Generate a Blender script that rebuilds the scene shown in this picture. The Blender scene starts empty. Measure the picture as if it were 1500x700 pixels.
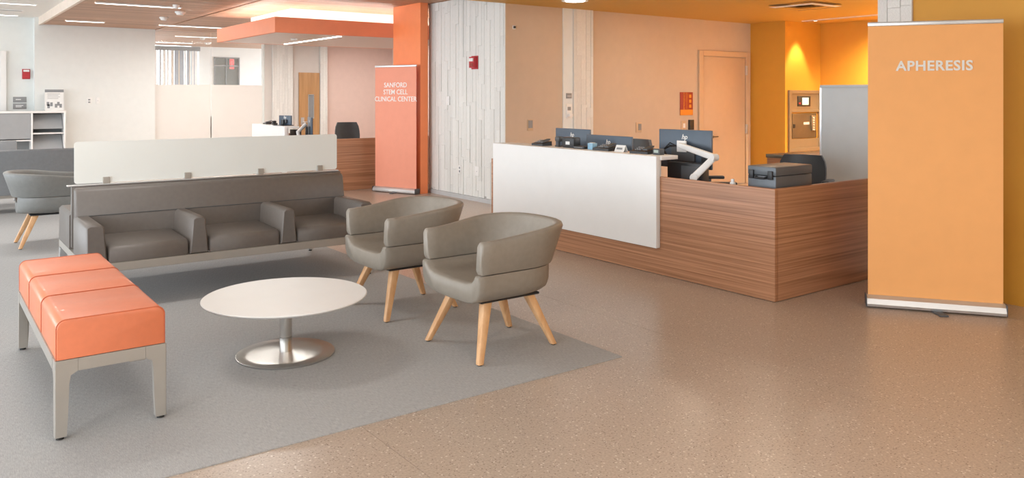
import bpy, bmesh, math, random
from mathutils import Vector, Matrix
random.seed(7)
PI = math.pi
S = bpy.context.scene
C = S.collection

# ---------------------------------------------------------------- camera, world, exposure
cam = bpy.data.cameras.new('camera'); co = bpy.data.objects.new('camera', cam); C.objects.link(co)
co.location = (0, 0, 1.5); co.rotation_euler = (PI/2, 0, -math.atan2(870, 1182))
cam.sensor_fit = 'HORIZONTAL'; cam.sensor_width = 36.0; cam.lens = 36.0*1182/1500
cam.shift_y = -(350-140)/1500; cam.clip_start = .05; cam.clip_end = 200
S.camera = co
S.view_settings.view_transform = 'Standard'; S.view_settings.look = 'None'
S.view_settings.gamma = 1; S.view_settings.use_curve_mapping = False
S.view_settings.exposure = 0.08
w = bpy.data.worlds.new('sky'); S.world = w; w.use_nodes = True
bg = w.node_tree.nodes['Background']; bg.inputs[0].default_value = (.86, .93, 1, 1); bg.inputs[1].default_value = 6.5

def area(name, loc, size, power, color=(1, .96, .91), rot=(0, 0, 0), portal=False, spread=PI):
    l = bpy.data.lights.new(name, 'AREA'); l.shape = 'RECTANGLE'; l.size, l.size_y = size
    l.energy = power; l.color = color; l.spread = spread
    if portal: l.cycles.is_portal = True
    o = bpy.data.objects.new(name, l); C.objects.link(o); o.location = loc; o.rotation_euler = rot
    return o
# daylight opening of the glazed facade on the left (portal only guides sky light)
area('facade_portal', (-6.9, 9, 1.5), (3.0, 30), 1, rot=(0, -PI/2, 0), portal=True)
# added fill lights without fixtures over the waiting area, reception and rear
for x, y, p in ((-1, .3, 45), (1.2, -1, 55), (3.2, -2.4, 55), (-2.6, 1.7, 40), (.5, 6, 30), (.5, 10, 30), (3.4, 10.0, 40), (.6, 14.5, 40), (3.2, 15.5, 45)):
    area('ceiling_fill', (x, y, 2.86), (1.2, .3), p)
for x, y, p in ((5.3, 5.0, 8), (7.5, 5.5, 10), (8.5, 7.4, 10), (10.3, 6.8, 12)):
    area('soffit_fill', (x, y, 2.72), (.3, .3), p, (1, .82, .62))  # added warm fill under the soffit, no fitting modelled
for x, y, p in ((5.2, 16.6, 60), (6.0, 21.2, 60), (8.4, 16.5, 60)):
    area('rear_fill', (x, y, 2.8), (1.2, .3), p)  # added fill for the rear rooms, separate from the visible strips

# ---------------------------------------------------------------- materials
MT = {}
def nodes(m):
    m.use_nodes = True; n = m.node_tree.nodes
    return n, m.node_tree.links, n['Principled BSDF']
def mat(name, col, rough=.5, metal=0, var=.04, nscale=8, bump=0, bscale=200, rnd=0, emit=0, spec=.5, coat=0):
    m = bpy.data.materials.new(name); n, l, b = nodes(m)
    b.inputs['Roughness'].default_value = rough; b.inputs['Metallic'].default_value = metal
    b.inputs['Specular IOR Level'].default_value = spec; b.inputs['Coat Weight'].default_value = coat
    tc = n.new('ShaderNodeTexCoord'); nz = n.new('ShaderNodeTexNoise'); nz.inputs['Scale'].default_value = nscale; nz.inputs['Detail'].default_value = 4
    l.new(tc.outputs['Object'], nz.inputs['Vector'])
    rp = n.new('ShaderNodeValToRGB')
    rp.color_ramp.elements[0].position = .3; rp.color_ramp.elements[1].position = .7
    rp.color_ramp.elements[0].color = tuple(c*(1-var) for c in col)+(1,)
    rp.color_ramp.elements[1].color = tuple(min(1, c*(1+var)) for c in col)+(1,)
    l.new(nz.outputs['Fac'], rp.inputs['Fac']); out = rp.outputs['Color']
    if rnd:
        oi = n.new('ShaderNodeObjectInfo'); mr = n.new('ShaderNodeMapRange'); mr.inputs['To Min'].default_value = 1-rnd; mr.inputs['To Max'].default_value = 1+rnd*.4
        l.new(oi.outputs['Random'], mr.inputs['Value'])
        hv = n.new('ShaderNodeHueSaturation'); l.new(mr.outputs['Result'], hv.inputs['Value']); l.new(out, hv.inputs['Color']); out = hv.outputs['Color']
    l.new(out, b.inputs['Base Color'])
    if bump:
        n2 = n.new('ShaderNodeTexNoise'); n2.inputs['Scale'].default_value = bscale; l.new(tc.outputs['Object'], n2.inputs['Vector'])
        bp = n.new('ShaderNodeBump'); bp.inputs['Strength'].default_value = bump; bp.inputs['Distance'].default_value = .002
        l.new(n2.outputs['Fac'], bp.inputs['Height']); l.new(bp.outputs['Normal'], b.inputs['Normal'])
    if emit:
        b.inputs['Emission Color'].default_value = tuple(col)+(1,); b.inputs['Emission Strength'].default_value = emit
    MT[name] = m; return m
def wood(name, c0, c1, scale, rough=.45, rnd=0, coat=0, mid=.5):
    m = bpy.data.materials.new(name); n, l, b = nodes(m); b.inputs['Roughness'].default_value = rough; b.inputs['Coat Weight'].default_value = coat
    tc = n.new('ShaderNodeTexCoord'); mp = n.new('ShaderNodeMapping'); mp.inputs['Scale'].default_value = scale
    l.new(tc.outputs['Object'], mp.inputs['Vector'])
    vec = mp.outputs['Vector']
    if rnd:
        oi = n.new('ShaderNodeObjectInfo'); ad = n.new('ShaderNodeVectorMath'); ad.operation = 'MULTIPLY_ADD'
        ad.inputs[1].default_value = (0, 0, 0); 
        cb = n.new('ShaderNodeCombineXYZ'); mu = n.new('ShaderNodeMath'); mu.operation = 'MULTIPLY'; mu.inputs[1].default_value = 50
        l.new(oi.outputs['Random'], mu.inputs[0])
        for i in range(3): l.new(mu.outputs[0], cb.inputs[i])
        ad = n.new('ShaderNodeVectorMath'); l.new(vec, ad.inputs[0]); l.new(cb.outputs[0], ad.inputs[1]); vec = ad.outputs[0]
    nz = n.new('ShaderNodeTexNoise'); nz.inputs['Scale'].default_value = 1; nz.inputs['Detail'].default_value = 5; nz.inputs['Roughness'].default_value = .6; nz.inputs['Distortion'].default_value = .3
    l.new(vec, nz.inputs['Vector'])
    rp = n.new('ShaderNodeValToRGB'); e = rp.color_ramp.elements
    e[0].position = .32; e[1].position = .68; e[0].color = tuple(c0)+(1,); e[1].color = tuple(c1)+(1,)
    l.new(nz.outputs['Fac'], rp.inputs['Fac']); out = rp.outputs['Color']
    if rnd:
        mr = n.new('ShaderNodeMapRange'); mr.inputs['To Min'].default_value = 1-rnd; mr.inputs['To Max'].default_value = 1+rnd
        l.new(oi.outputs['Random'], mr.inputs['Value'])
        hv = n.new('ShaderNodeHueSaturation'); l.new(mr.outputs['Result'], hv.inputs['Value']); l.new(out, hv.inputs['Color']); out = hv.outputs['Color']
    l.new(out, b.inputs['Base Color']); MT[name] = m; return m
def emis(name, col, s):
    m = bpy.data.materials.new(name); n, l, b = nodes(m)
    b.inputs['Base Color'].default_value = tuple(col)+(1,); b.inputs['Emission Color'].default_value = tuple(col)+(1,); b.inputs['Emission Strength'].default_value = s
    MT[name] = m; return m

mat('white_wall', (.765, .785, .765), .8, var=.015)
mat('grey_wall', (.62, .58, .54), .8, var=.015)
mat('mauve_wall', (.66, .50, .44), .8, var=.02)
mat('bounce_tinted_wall', (.575, .45, .335), .7, var=.02)  # orange bounce on a white wall, mixed into its base colour
mat('yellow_wall', (.62, .295, .03), .6, var=.015)
mat('soffit_paint', (.61, .355, .07), .6, var=.015)
mat('canopy_orange', (.86, .29, .15), .5, var=.02)
mat('canopy_under', (.74, .62, .56), .35, var=.02)
mat('pillar_orange', (.97, .28, .10), .45, var=.02)
mat('white_ceiling', (.83, .82, .79), .9, var=.01)
mat('stone', (.74, .735, .70), .8, var=.08, nscale=14, bump=.3, bscale=60, rnd=.07)
mat('stone_joint', (.55, .53, .50), .9)
mat('baseboard', (.5, .5, .5), .5)
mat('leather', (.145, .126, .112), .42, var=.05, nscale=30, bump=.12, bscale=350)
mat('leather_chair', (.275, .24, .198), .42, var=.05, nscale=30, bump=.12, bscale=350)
mat('leather_far', (.20, .20, .19), .45, var=.05, nscale=30)
mat('leather_dark', (.17, .18, .19), .5, var=.05, nscale=30)
mat('leather_orange', (.74, .205, .09), .42, var=.03, nscale=30, bump=.1, bscale=350, spec=.7, coat=.08)
mat('piping_orange', (.60, .15, .065), .5)
mat('alu', (.42, .39, .35), .38, .35, var=.03)
mat('alu_light', (.62, .62, .62), .3, .7, var=.03)
mat('white_lam', (.86, .85, .83), .35, var=.01)
mat('white_plastic', (.82, .82, .8), .4, var=.01)
mat('black_plastic', (.025, .027, .03), .4, var=.1)
mat('dark_grey', (.08, .085, .09), .45, var=.1)
mat('monitor_back', (.07, .10, .14), .38, var=.06)
mat('lockbox', (.13, .145, .16), .4, .2, var=.05)
mat('partition', (.42, .46, .48), .4, var=.02)
mat('red', (.50, .03, .04), .4, var=.05)
mat('red_sign', (.33, .035, .025), .4, var=.05)
mat('orange_sign', (.7, .25, .03), .4, var=.05)
mat('grey_sign', (.28, .28, .28), .5, var=.03)
mat('blue_box', (.25, .45, .6), .4, var=.05)
mat('paper', (.8, .8, .78), .7, var=.02)
mat('print_grey', (.25, .26, .27), .6, var=.05)
mat('shelf', (.36, .37, .38), .5, var=.03)
mat('shelf_grey', (.24, .25, .255), .5, var=.04)
mat('letter_white', (.85, .83, .8), .4, var=.01)
mat('letter_grey', (.74, .72, .68), .35, var=.01)
mat('banner_orange', (.86, .40, .13), .55, var=.02)
mat('banner_coral', (.80, .30, .19), .55, var=.02)
mat('peach_door', (.60, .42, .27), .5, var=.02)
mat('steel_dark', (.17, .14, .10), .35, .6, var=.05)
mat('panel_tan', (.26, .20, .13), .4, .3, var=.03)
mat('green_grey', (.42, .50, .45), .5, var=.06, nscale=3)
mat('rubber', (.02, .02, .02), .7)
mat('coral_trim', (.80, .68, .58), .6)
mat('blind_white', (.85, .84, .82), .6)
mat('blind_grey', (.34, .37, .42), .6)
mat('blind_tan', (.62, .52, .42), .6)
wood('veneer', (.265, .115, .052), (.545, .27, .145), (.6, .6, 62), .4)
wood('veneer_top', (.30, .15, .07), (.48, .26, .13), (3, 3, 30), .4)
wood('leg_wood', (.62, .33, .15), (.78, .47, .24), (25, 25, 3), .4)
wood('plank_wood', (.36, .20, .12), (.55, .33, .21), (.8, 30, 30), .5, rnd=.14)
wood('door_wood', (.38, .20, .08), (.50, .28, .12), (14, 14, 1.2), .45)
emis('lamp', (1, .95, .88), 9)
emis('cove', (1, .93, .88), 28)
emis('screen_glow', (.75, .85, .7), .5)
emis('exit_red', (.9, .08, .08), 1.5)

def terrazzo():
    m = bpy.data.materials.new('terrazzo'); n, l, b = nodes(m)
    b.inputs['Roughness'].default_value = .28; b.inputs['Specular IOR Level'].default_value = .45
    tc = n.new('ShaderNodeTexCoord')
    nz = n.new('ShaderNodeTexNoise'); nz.inputs['Scale'].default_value = 95; nz.inputs['Detail'].default_value = 3
    l.new(tc.outputs['Object'], nz.inputs['Vector'])
    rp = n.new('ShaderNodeValToRGB'); e = rp.color_ramp.elements
    e[0].position = .3; e[1].position = .7; e[0].color = (.385, .30, .235, 1); e[1].color = (.54, .435, .35, 1)
    l.new(nz.outputs['Fac'], rp.inputs['Fac'])
    def chips(scale, thr, col, prev, seed):
        v = n.new('ShaderNodeTexVoronoi'); v.inputs['Scale'].default_value = scale
        l.new(tc.outputs['Object'], v.inputs['Vector'])
        sep = n.new('ShaderNodeSeparateColor'); l.new(v.outputs['Color'], sep.inputs[0])
        a = n.new('ShaderNodeMath'); a.operation = 'GREATER_THAN'; a.inputs[1].default_value = seed; l.new(sep.outputs[0], a.inputs[0])
        d = n.new('ShaderNodeMath'); d.operation = 'LESS_THAN'; d.inputs[1].default_value = thr; l.new(v.outputs['Distance'], d.inputs[0])
        k = n.new('ShaderNodeMath'); k.operation = 'MULTIPLY'; l.new(a.outputs[0], k.inputs[0]); l.new(d.outputs[0], k.inputs[1])
        mx = n.new('ShaderNodeMix'); mx.data_type = 'RGBA'; l.new(k.outputs[0], mx.inputs['Factor']); l.new(prev, mx.inputs['A']); mx.inputs['B'].default_value = col
        return mx.outputs['Result']
    o = chips(70, .33, (.68, .60, .52, 1), rp.outputs['Color'], .86)
    o = chips(110, .36, (.20, .14, .10, 1), o, .86)
    o = chips(40, .16, (.72, .66, .58, 1), o, .9)
    l.new(o, b.inputs['Base Color'])
    MT['terrazzo'] = m
terrazzo()
def carpet_mat():
    m = bpy.data.materials.new('carpet'); n, l, b = nodes(m); b.inputs['Roughness'].default_value = .85
    b.inputs['Specular IOR Level'].default_value = .2
    tc = n.new('ShaderNodeTexCoord')
    def nn(sc, det=2):
        mp = n.new('ShaderNodeMapping'); mp.inputs['Scale'].default_value = sc; l.new(tc.outputs['Object'], mp.inputs['Vector'])
        z = n.new('ShaderNodeTexNoise'); z.inputs['Scale'].default_value = 1; z.inputs['Detail'].default_value = det; l.new(mp.outputs[0], z.inputs['Vector']); return z.outputs['Fac']
    a = nn((330, 30, 1)); c = nn((45, 400, 1)); k = n.new('ShaderNodeMath'); k.operation = 'ADD'; l.new(a, k.inputs[0]); l.new(c, k.inputs[1])
    h = n.new('ShaderNodeMath'); h.operation = 'MULTIPLY'; h.inputs[1].default_value = .5; l.new(k.outputs[0], h.inputs[0])
    rp = n.new('ShaderNodeValToRGB'); e = rp.color_ramp.elements; e[0].position = .36; e[1].position = .64
    e[0].color = (.32, .318, .316, 1); e[1].color = (.47, .466, .46, 1); l.new(h.outputs[0], rp.inputs['Fac'])
    l.new(rp.outputs['Color'], b.inputs['Base Color'])
    bp = n.new('ShaderNodeBump'); bp.inputs['Strength'].default_value = .3; bp.inputs['Distance'].default_value = .002; l.new(h.outputs[0], bp.inputs['Height']); l.new(bp.outputs['Normal'], b.inputs['Normal'])
    MT['carpet'] = m
carpet_mat()
def brushed(name, col, rough, aniso, radial):
    m = bpy.data.materials.new(name); n, l, b = nodes(m)
    tc = n.new('ShaderNodeTexCoord'); nz = n.new('ShaderNodeTexNoise'); nz.inputs['Scale'].default_value = 60; l.new(tc.outputs['Object'], nz.inputs['Vector'])
    rp = n.new('ShaderNodeValToRGB'); e = rp.color_ramp.elements; e[0].color = tuple(c*.95 for c in col)+(1,); e[1].color = tuple(col)+(1,); l.new(nz.outputs['Fac'], rp.inputs['Fac']); l.new(rp.outputs['Color'], b.inputs['Base Color'])
    b.inputs['Metallic'].default_value = 1; b.inputs['Roughness'].default_value = rough; b.inputs['Anisotropic'].default_value = aniso
    if radial:
        t = n.new('ShaderNodeTangent'); t.direction_type = 'RADIAL'; t.axis = 'Z'; l.new(t.outputs[0], b.inputs['Tangent'])
    MT[name] = m
brushed('brushed_steel', (.66, .64, .61), .28, .85, True)
brushed('steel_tube', (.66, .64, .61), .22, .3, False)
def glass(name, col, rough, alpha_mix, spec=.5):
    # thin glazing: mix of clear view-through and a slightly milky reflective sheet
    m = bpy.data.materials.new(name); m.use_nodes = True; n = m.node_tree.nodes; l = m.node_tree.links
    b = n['Principled BSDF']; b.inputs['Base Color'].default_value = tuple(col)+(1,); b.inputs['Roughness'].default_value = rough; b.inputs['Specular IOR Level'].default_value = spec
    tc = n.new('ShaderNodeTexCoord'); nz = n.new('ShaderNodeTexNoise'); nz.inputs['Scale'].default_value = 3; l.new(tc.outputs['Object'], nz.inputs['Vector'])
    mr = n.new('ShaderNodeMapRange'); mr.inputs['To Min'].default_value = alpha_mix*.97; mr.inputs['To Max'].default_value = min(1, alpha_mix*1.03); l.new(nz.outputs['Fac'], mr.inputs['Value'])
    t = n.new('ShaderNodeBsdfTransparent'); mx = n.new('ShaderNodeMixShader'); l.new(mr.outputs[0], mx.inputs[0]); l.new(t.outputs[0], mx.inputs[1]); l.new(b.outputs[0], mx.inputs[2])
    l.new(mx.outputs[0], n['Material Output'].inputs['Surface']); MT[name] = m
glass('clear_glass', (.8, .85, .83), .05, .10)
glass('frosted_film', (.84, .81, .765), .5, .88)
glass('frosted_screen', (.86, .885, .855), .35, .92)

# ---------------------------------------------------------------- mesh helpers
def obj(name, me, m=None, parent=None, smooth=False, loc=None, rot=None):
    if isinstance(me, bmesh.types.BMesh):
        bm = me; me = bpy.data.meshes.new(name)
        bmesh.ops.recalc_face_normals(bm, faces=bm.faces)
        bm.to_mesh(me); bm.free()
    if smooth:
        for p in me.polygons: p.use_smooth = True
        try: me.set_sharp_from_angle(angle=math.radians(smooth if smooth > 1 else 40))
        except Exception: pass
    if m and not me.materials: me.materials.append(MT[m])
    o = bpy.data.objects.new(name, me); C.objects.link(o)
    if parent: o.parent = parent
    if loc: o.location = loc
    if rot: o.rotation_euler = rot
    return o
def bx(bm, x0, x1, y0, y1, z0, z1, bev=0, seg=2):
    r = bmesh.ops.create_cube(bm, size=1); vs = r['verts']
    for v in vs:
        v.co = Vector((x0+(v.co.x+.5)*(x1-x0), y0+(v.co.y+.5)*(y1-y0), z0+(v.co.z+.5)*(z1-z0)))
    if bev:
        es = list({e for v in vs for e in v.link_edges})
        bmesh.ops.bevel(bm, geom=es, offset=bev, segments=seg, profile=.5, affect='EDGES')
    return bm
def box(name, dims, m, parent=None, bev=0, seg=2, **k):
    bm = bmesh.new(); bx(bm, *dims, bev=bev, seg=seg)
    return obj(name, bm, m, parent, smooth=(40 if bev else False), **k)
def cyl(bm, p0, p1, r0, r1=None, n=20, cap=True):
    p0, p1 = Vector(p0), Vector(p1); r1 = r0 if r1 is None else r1
    d = (p1-p0).normalized(); a = d.orthogonal().normalized(); b = d.cross(a)
    R = []
    for p, r in ((p0, r0), (p1, r1)):
        R.append([bm.verts.new(p+a*math.cos(2*PI*i/n)*r+b*math.sin(2*PI*i/n)*r) for i in range(n)])
    for i in range(n): bm.faces.new((R[0][i], R[0][(i+1) % n], R[1][(i+1) % n], R[1][i]))
    if cap: bm.faces.new(R[0][::-1]); bm.faces.new(R[1])
    return bm
def tube(bm, pts, r, n=8):
    pts = [Vector(p) for p in pts]; R = []
    for i, p in enumerate(pts):
        d = (pts[min(i+1, len(pts)-1)]-pts[max(i-1, 0)]).normalized()
        a = Vector((0, 0, 1)).cross(d)
        if a.length < .01: a = Vector((1, 0, 0)).cross(d)
        a.normalize(); b = d.cross(a)
        R.append([bm.verts.new(p+a*math.cos(2*PI*k/n)*r+b*math.sin(2*PI*k/n)*r) for k in range(n)])
    for i in range(len(R)-1):
        for k in range(n): bm.faces.new((R[i][k], R[i][(k+1) % n], R[i+1][(k+1) % n], R[i+1][k]))
    bm.faces.new(R[0][::-1]); bm.faces.new(R[-1]); return bm
def lathe(bm, prof, n=48):
    R = []
    for r, z in prof:
        R.append([bm.verts.new((r*math.cos(2*PI*k/n), r*math.sin(2*PI*k/n), z)) for k in range(n)])
    for i in range(len(R)-1):
        for k in range(n): bm.faces.new((R[i][k], R[i][(k+1) % n], R[i+1][(k+1) % n], R[i+1][k]))
    bm.faces.new(R[0][::-1]); bm.faces.new(R[-1]); return bm
def loft(bm, secs, cap=True):
    R = [[bm.verts.new(p) for p in s] for s in secs]; n = len(R[0])
    for i in range(len(R)-1):
        for k in range(n): bm.faces.new((R[i][k], R[i][(k+1) % n], R[i+1][(k+1) % n], R[i+1][k]))
    if cap: bm.faces.new(R[0][::-1]); bm.faces.new(R[-1])
    return bm
def prism(bm, poly, f0, f1):
    """poly: list of 2-D points; f0/f1 map a 2-D point to 3-D for the two faces"""
    return loft(bm, [[f0(p) for p in poly], [f1(p) for p in poly]])
def rrect(x0, x1, z0, z1, r, n=5, corners=(1, 1, 1, 1)):
    P = []
    for (cx, cz, a0, on) in ((x1-r, z1-r, 0, corners[0]), (x0+r, z1-r, PI/2, corners[1]), (x0+r, z0+r, PI, corners[2]), (x1-r, z0+r, 1.5*PI, corners[3])):
        if on:
            for i in range(n+1):
                a = a0+PI/2*i/n; P.append((cx+r*math.cos(a), cz+r*math.sin(a)))
        else:
            P.append((x1 if a0 in (0, 1.5*PI) else x0, z1 if a0 in (0, PI/2) else z0))
    return P
def tag(o, label, cat, group=None, kind=None):
    o['label'] = label; o['category'] = cat
    if group: o['group'] = group
    if kind: o['kind'] = kind
    return o
def thing(name, label, cat, loc=(0, 0, 0), rz=0, group=None):
    o = bpy.data.objects.new(name, None); C.objects.link(o); o.empty_display_size = .1
    o.location = loc; o.rotation_euler = (0, 0, rz); return tag(o, label, cat, group)
def struct(name, label, dims=None, m=None, o=None, **k):
    if o is None: o = box(name, dims, m, **k) if dims else None
    if o is None:
        o = bpy.data.objects.new(name, None); C.objects.link(o)
    o['kind'] = 'structure'; o['label'] = label; return o
def copy_tree(o, parent=None):
    c = o.copy(); C.objects.link(c); c.parent = parent
    for ch in list(o.children): copy_tree(ch, c)
    return c
def text(name, s, size, m, parent, loc, rot, extrude=.003, align='CENTER', shear=0, space=1, bold=0, line=1.0, sx=1):
    cu = bpy.data.curves.new(name, 'FONT'); cu.body = s; cu.size = size; cu.extrude = extrude; cu.align_x = align; cu.align_y = 'CENTER'
    cu.shear = shear; cu.space_character = space; cu.offset = bold; cu.space_line = line; cu.resolution_u = 3
    t = bpy.data.objects.new('tmp', cu); C.objects.link(t)
    dg = bpy.context.evaluated_depsgraph_get(); me = bpy.data.meshes.new_from_object(t.evaluated_get(dg))
    bpy.data.objects.remove(t); me.name = name
    if sx != 1:
        for v in me.vertices: v.co.x *= sx
    me.materials.clear()
    return obj(name, me, m, parent, loc=loc, rot=rot)
FACE_MX = (PI/2, 0, -PI/2)     # text that is read from the -X side
FACE_MY = (PI/2, 0, 0)         # text that is read from the -Y side

# ---------------------------------------------------------------- floor and carpet
fl = struct('floor', 'tan speckled terrazzo-look vinyl floor', (-7, 13.2, -5, 26.5, -.10, -.004), 'stone_joint')
xs = [-7]+[1.62+2.15*k for k in range(-3, 6)]+[13.2]
xs = sorted(x for x in xs if -7 <= x <= 13.2)
for a, b in zip(xs, xs[1:]):
    if b-a > .05: box('floor_sheet', (a+.0012, b-.0012, -5, 26.5, -.006, 0), 'terrazzo', fl)
cp = box('carpet', (-6.8, 3.253, 3.355, 15.2, .0003, .005), 'carpet')
tag(cp, 'blue-grey woven carpet laid under the seating area', 'carpet')
G = .0055      # furniture on the carpet stands at this height

# ---------------------------------------------------------------- shell
struct('wall_behind', 'plain white wall behind the camera', (-7, 13.2, -5.2, -5, 0, 3.1), 'white_wall')
wl = struct('wall_left', 'glazed facade frame of the waiting area', (-7.1, -6.95, -5, 26.5, 0, .12), 'alu_light')
box('sill_rail', (-7.1, -6.95, -5, 26.5, 2.98, 3.1), 'alu_light', wl)
for k in range(13):
    box('mullion', (-7.08, -6.98, -5+k*2.6-.04, -5+k*2.6+.04, .12, 2.98), 'alu_light', wl)
struct('ceiling', 'white plaster ceiling beside the timber ceiling', (-7, 1.95, -5, 18.95, 3.06, 3.16), 'white_ceiling')
struct('ceiling_near', 'white plaster ceiling over the near floor', (1.95, 6.4, -5, 4.2, 3.06, 3.16), 'white_ceiling')
struct('trim_1', 'pale fascia edging the timber ceiling', (1.93, 1.978, 4.2, 18.5, 2.905, 3.06), 'coral_trim')
wc = struct('ceiling_wood', 'timber plank ceiling with recessed light strips', (1.98, 10.0, 4.2, 24.4, 2.965, 3.0), 'door_wood')
mp1 = bmesh.new(); bx(mp1, 0, 2.10, .004, .136, 0, .025); me1 = bpy.data.meshes.new('ceiling_plank'); mp1.to_mesh(me1); mp1.free()
mp2 = bmesh.new(); bx(mp2, 0, 2.22, .004, .136, 0, .025); me2 = bpy.data.meshes.new('ceiling_plank'); mp2.to_mesh(me2); mp2.free()
mp3 = bmesh.new(); bx(mp3, 0, 5.78, .004, .136, 0, .025); me3 = bpy.data.meshes.new('ceiling_plank'); mp3.to_mesh(me3); mp3.free()
for me in (me1, me2, me3): me.materials.append(MT['plank_wood'])
y = 8.82
while y < 24.1:
    if y < 18.4: obj('ceiling_plank', me1, None, wc, loc=(1.985, y, 2.92))
    obj('ceiling_plank', me2 if y < 10.8 else me3, None, wc, loc=(4.13, y, 2.92))
    y += .14
# rear wall on Y = 18.5
wr = struct('wall_rear', 'white wall beyond the waiting area', (1.86, 4.07, 18.5, 18.95, 0, 3.06), 'white_wall')
struct('wall_rear_left', 'recessed pale wall with a door beside the shelving', (-7, 1.86, 18.75, 18.95, 0, 3.06), 'white_wall')
wg = struct('wall_rear_grey', 'grey wall with a wooden door behind the second desk', (6.49, 8.02, 18.52, 18.7, 0, 2.93), 'grey_wall')
struct('wall_rear_mauve', 'mauve wall behind the second reception desk', (8.02, 10.0, 18.5, 18.7, 0, 2.93), 'mauve_wall')
struct('wall_side', 'pale wall at the side of the second reception', (9.8, 10.0, 10.85, 18.5, 0, 2.93), 'mauve_wall')
# stone cladding: each strip is a piece of its own
stone_me = []
for k in range(4):
    bm = bmesh.new(); bx(bm, 0, 1, 0, 1, 0, 1); me = bpy.data.meshes.new('stone_strip'); bm.to_mesh(me); bm.free(); me.materials.append(MT['stone']); stone_me.append(me)
def cladding(parent, axis, plane, a0, a1, z0, z1, wmin=.05, wmax=.10, lmin=.35, lmax=.95, dep=.014):
    """vertical stone strips on a plane; axis 'y' = wall facing -X running along Y, 'x' = facing -Y running along X"""
    a = a0
    while a < a1-.02:
        w_ = min(random.uniform(wmin, wmax), a1-a)
        if a1-(a+w_) < .04: w_ = a1-a
        z = z0-random.uniform(0, .5)
        while z < z1-.01:
            h = random.uniform(lmin, lmax); t0 = max(z, z0); t1 = min(z+h, z1)
            if z1-t1 < .08: t1 = z1
            if t1-t0 > .03:
                p = dep*random.uniform(.35, 1)+.006
                o = obj('stone_strip', random.choice(stone_me), None, parent)
                if axis == 'y':
                    o.location = (plane-p, a+.0015, t0+.001); o.scale = (p+.01, w_-.003, t1-t0-.002)
                else:
                    o.location = (a+.0015, plane-p, t0+.001); o.scale = (w_-.003, p+.01, t1-t0-.002)
            z = t1
        a += w_
core = struct('wall_core', 'light stone-clad wall of narrow vertical strips', (6.40, 6.6, 8.80, 10.85, 0, 2.92), 'stone_joint')
cladding(core, 'y', 6.40, 8.80, 10.85, .062, 2.92)
struct('baseboard_core', 'pale grey skirting under the stone-clad wall', (6.372, 6.40, 8.80, 10.85, 0, .06), 'baseboard')
wp = struct('wall_tinted', 'white wall with orange bounce in its colour behind the main reception desk', (6.61, 11.59, 8.79, 8.99, 0, 2.74), 'bounce_tinted_wall')
box('corner_end', (6.36, 6.61, 8.785, 8.80, 0, 2.74), 'bounce_tinted_wall', wp)
box('white_jamb', (7.36, 7.54, 8.775, 8.79, 0, 2.74), 'white_wall', wp)
wcol = struct('wall_pier', 'stone-clad pier set in the peach wall', (7.54, 7.91, 8.77, 8.79, 0, 2.74), 'stone_joint')
cladding(wcol, 'x', 8.77, 7.54, 7.91, 0, 2.74)
struct('wall_yellow', 'mustard return wall beside the peach door', (11.59, 11.7, 8.1, 8.99, 0, 2.74), 'yellow_wall')
struct('wall_niche', 'bright orange niche wall around the equipment panel', (11.70, 12.6, 8.1, 8.25, 0, 2.74), 'yellow_wall')
struct('wall_niche_side', 'orange side wall of the apheresis bay', (12.6, 12.75, -5, 8.25, 0, 2.74), 'yellow_wall')
wy = struct('wall_right', 'mustard wall behind the orange banner', (6.32, 6.5, -5, 3.25, 0, 3.06), 'yellow_wall')
wpl = struct('wall_right_end', 'stone-clad end of the mustard wall', (6.315, 6.5, 3.25, 3.53, 0, 2.74), 'stone_joint')
cladding(wpl, 'y', 6.315, 3.25, 3.53, 0, 2.74, .09, .16, .12, .5)
sf = struct('ceiling_soffit', 'lowered orange ceiling above the main reception', (4.3, 12.75, 3.0, 8.79, 2.74, 2.92), 'soffit_paint')
# room behind the glass
wf = struct('wall_far', 'far wall of the glazed room', (6.55, 6.97, 24.2, 24.4, 0, 2.93), 'white_wall')
struct('wall_far_right', 'far pale wall beside the inner window', (7.72, 10, 24.2, 24.4, 0, 2.93), 'white_wall')
struct('wall_far_sill', 'wall under the far windows', (4.1, 7.72, 24.2, 24.4, 0, .9), 'white_wall')
struct('wall_far_head', 'wall above the inner window', (6.97, 7.72, 24.2, 24.4, 2.63, 2.93), 'white_wall')
struct('wall_far_left', 'side wall of the glazed room', (3.95, 4.1, 18.7, 24.4, 0, 2.93), 'white_wall')
struct('wall_far_corridor', 'green-grey corridor wall seen through the inner window', (6.6, 8.6, 25.9, 26.1, 0, 2.9), 'green_grey')
struct('ceiling_corridor', 'corridor ceiling beyond the inner window', (6.4, 8.8, 24.4, 26.1, 2.9, 3.0), 'white_ceiling')
struct('wall_corridor_left', 'corridor side wall', (6.4, 6.6, 24.4, 26.1, 0, 2.9), 'green_grey')
struct('wall_corridor_right', 'corridor side wall on the right', (8.6, 8.8, 24.4, 26.1, 0, 2.9), 'green_grey')

# ---------------------------------------------------------------- orange pillar + frame strip
struct('wall_pillar', 'bright orange pillar beside the stem cell banner', (6.17, 6.30, 10.74, 11.61, 0, 2.92), 'pillar_orange')
struct('trim_2', 'dark metal door channel between orange pillar and stone wall', (6.345, 6.375, 10.86, 10.93, 0, 2.92), 'alu')
box('door_pull', (6.325, 6.345, 10.88, 10.9, 1.0, 1.5), 'dark_grey', bpy.data.objects['trim_2'])

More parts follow.
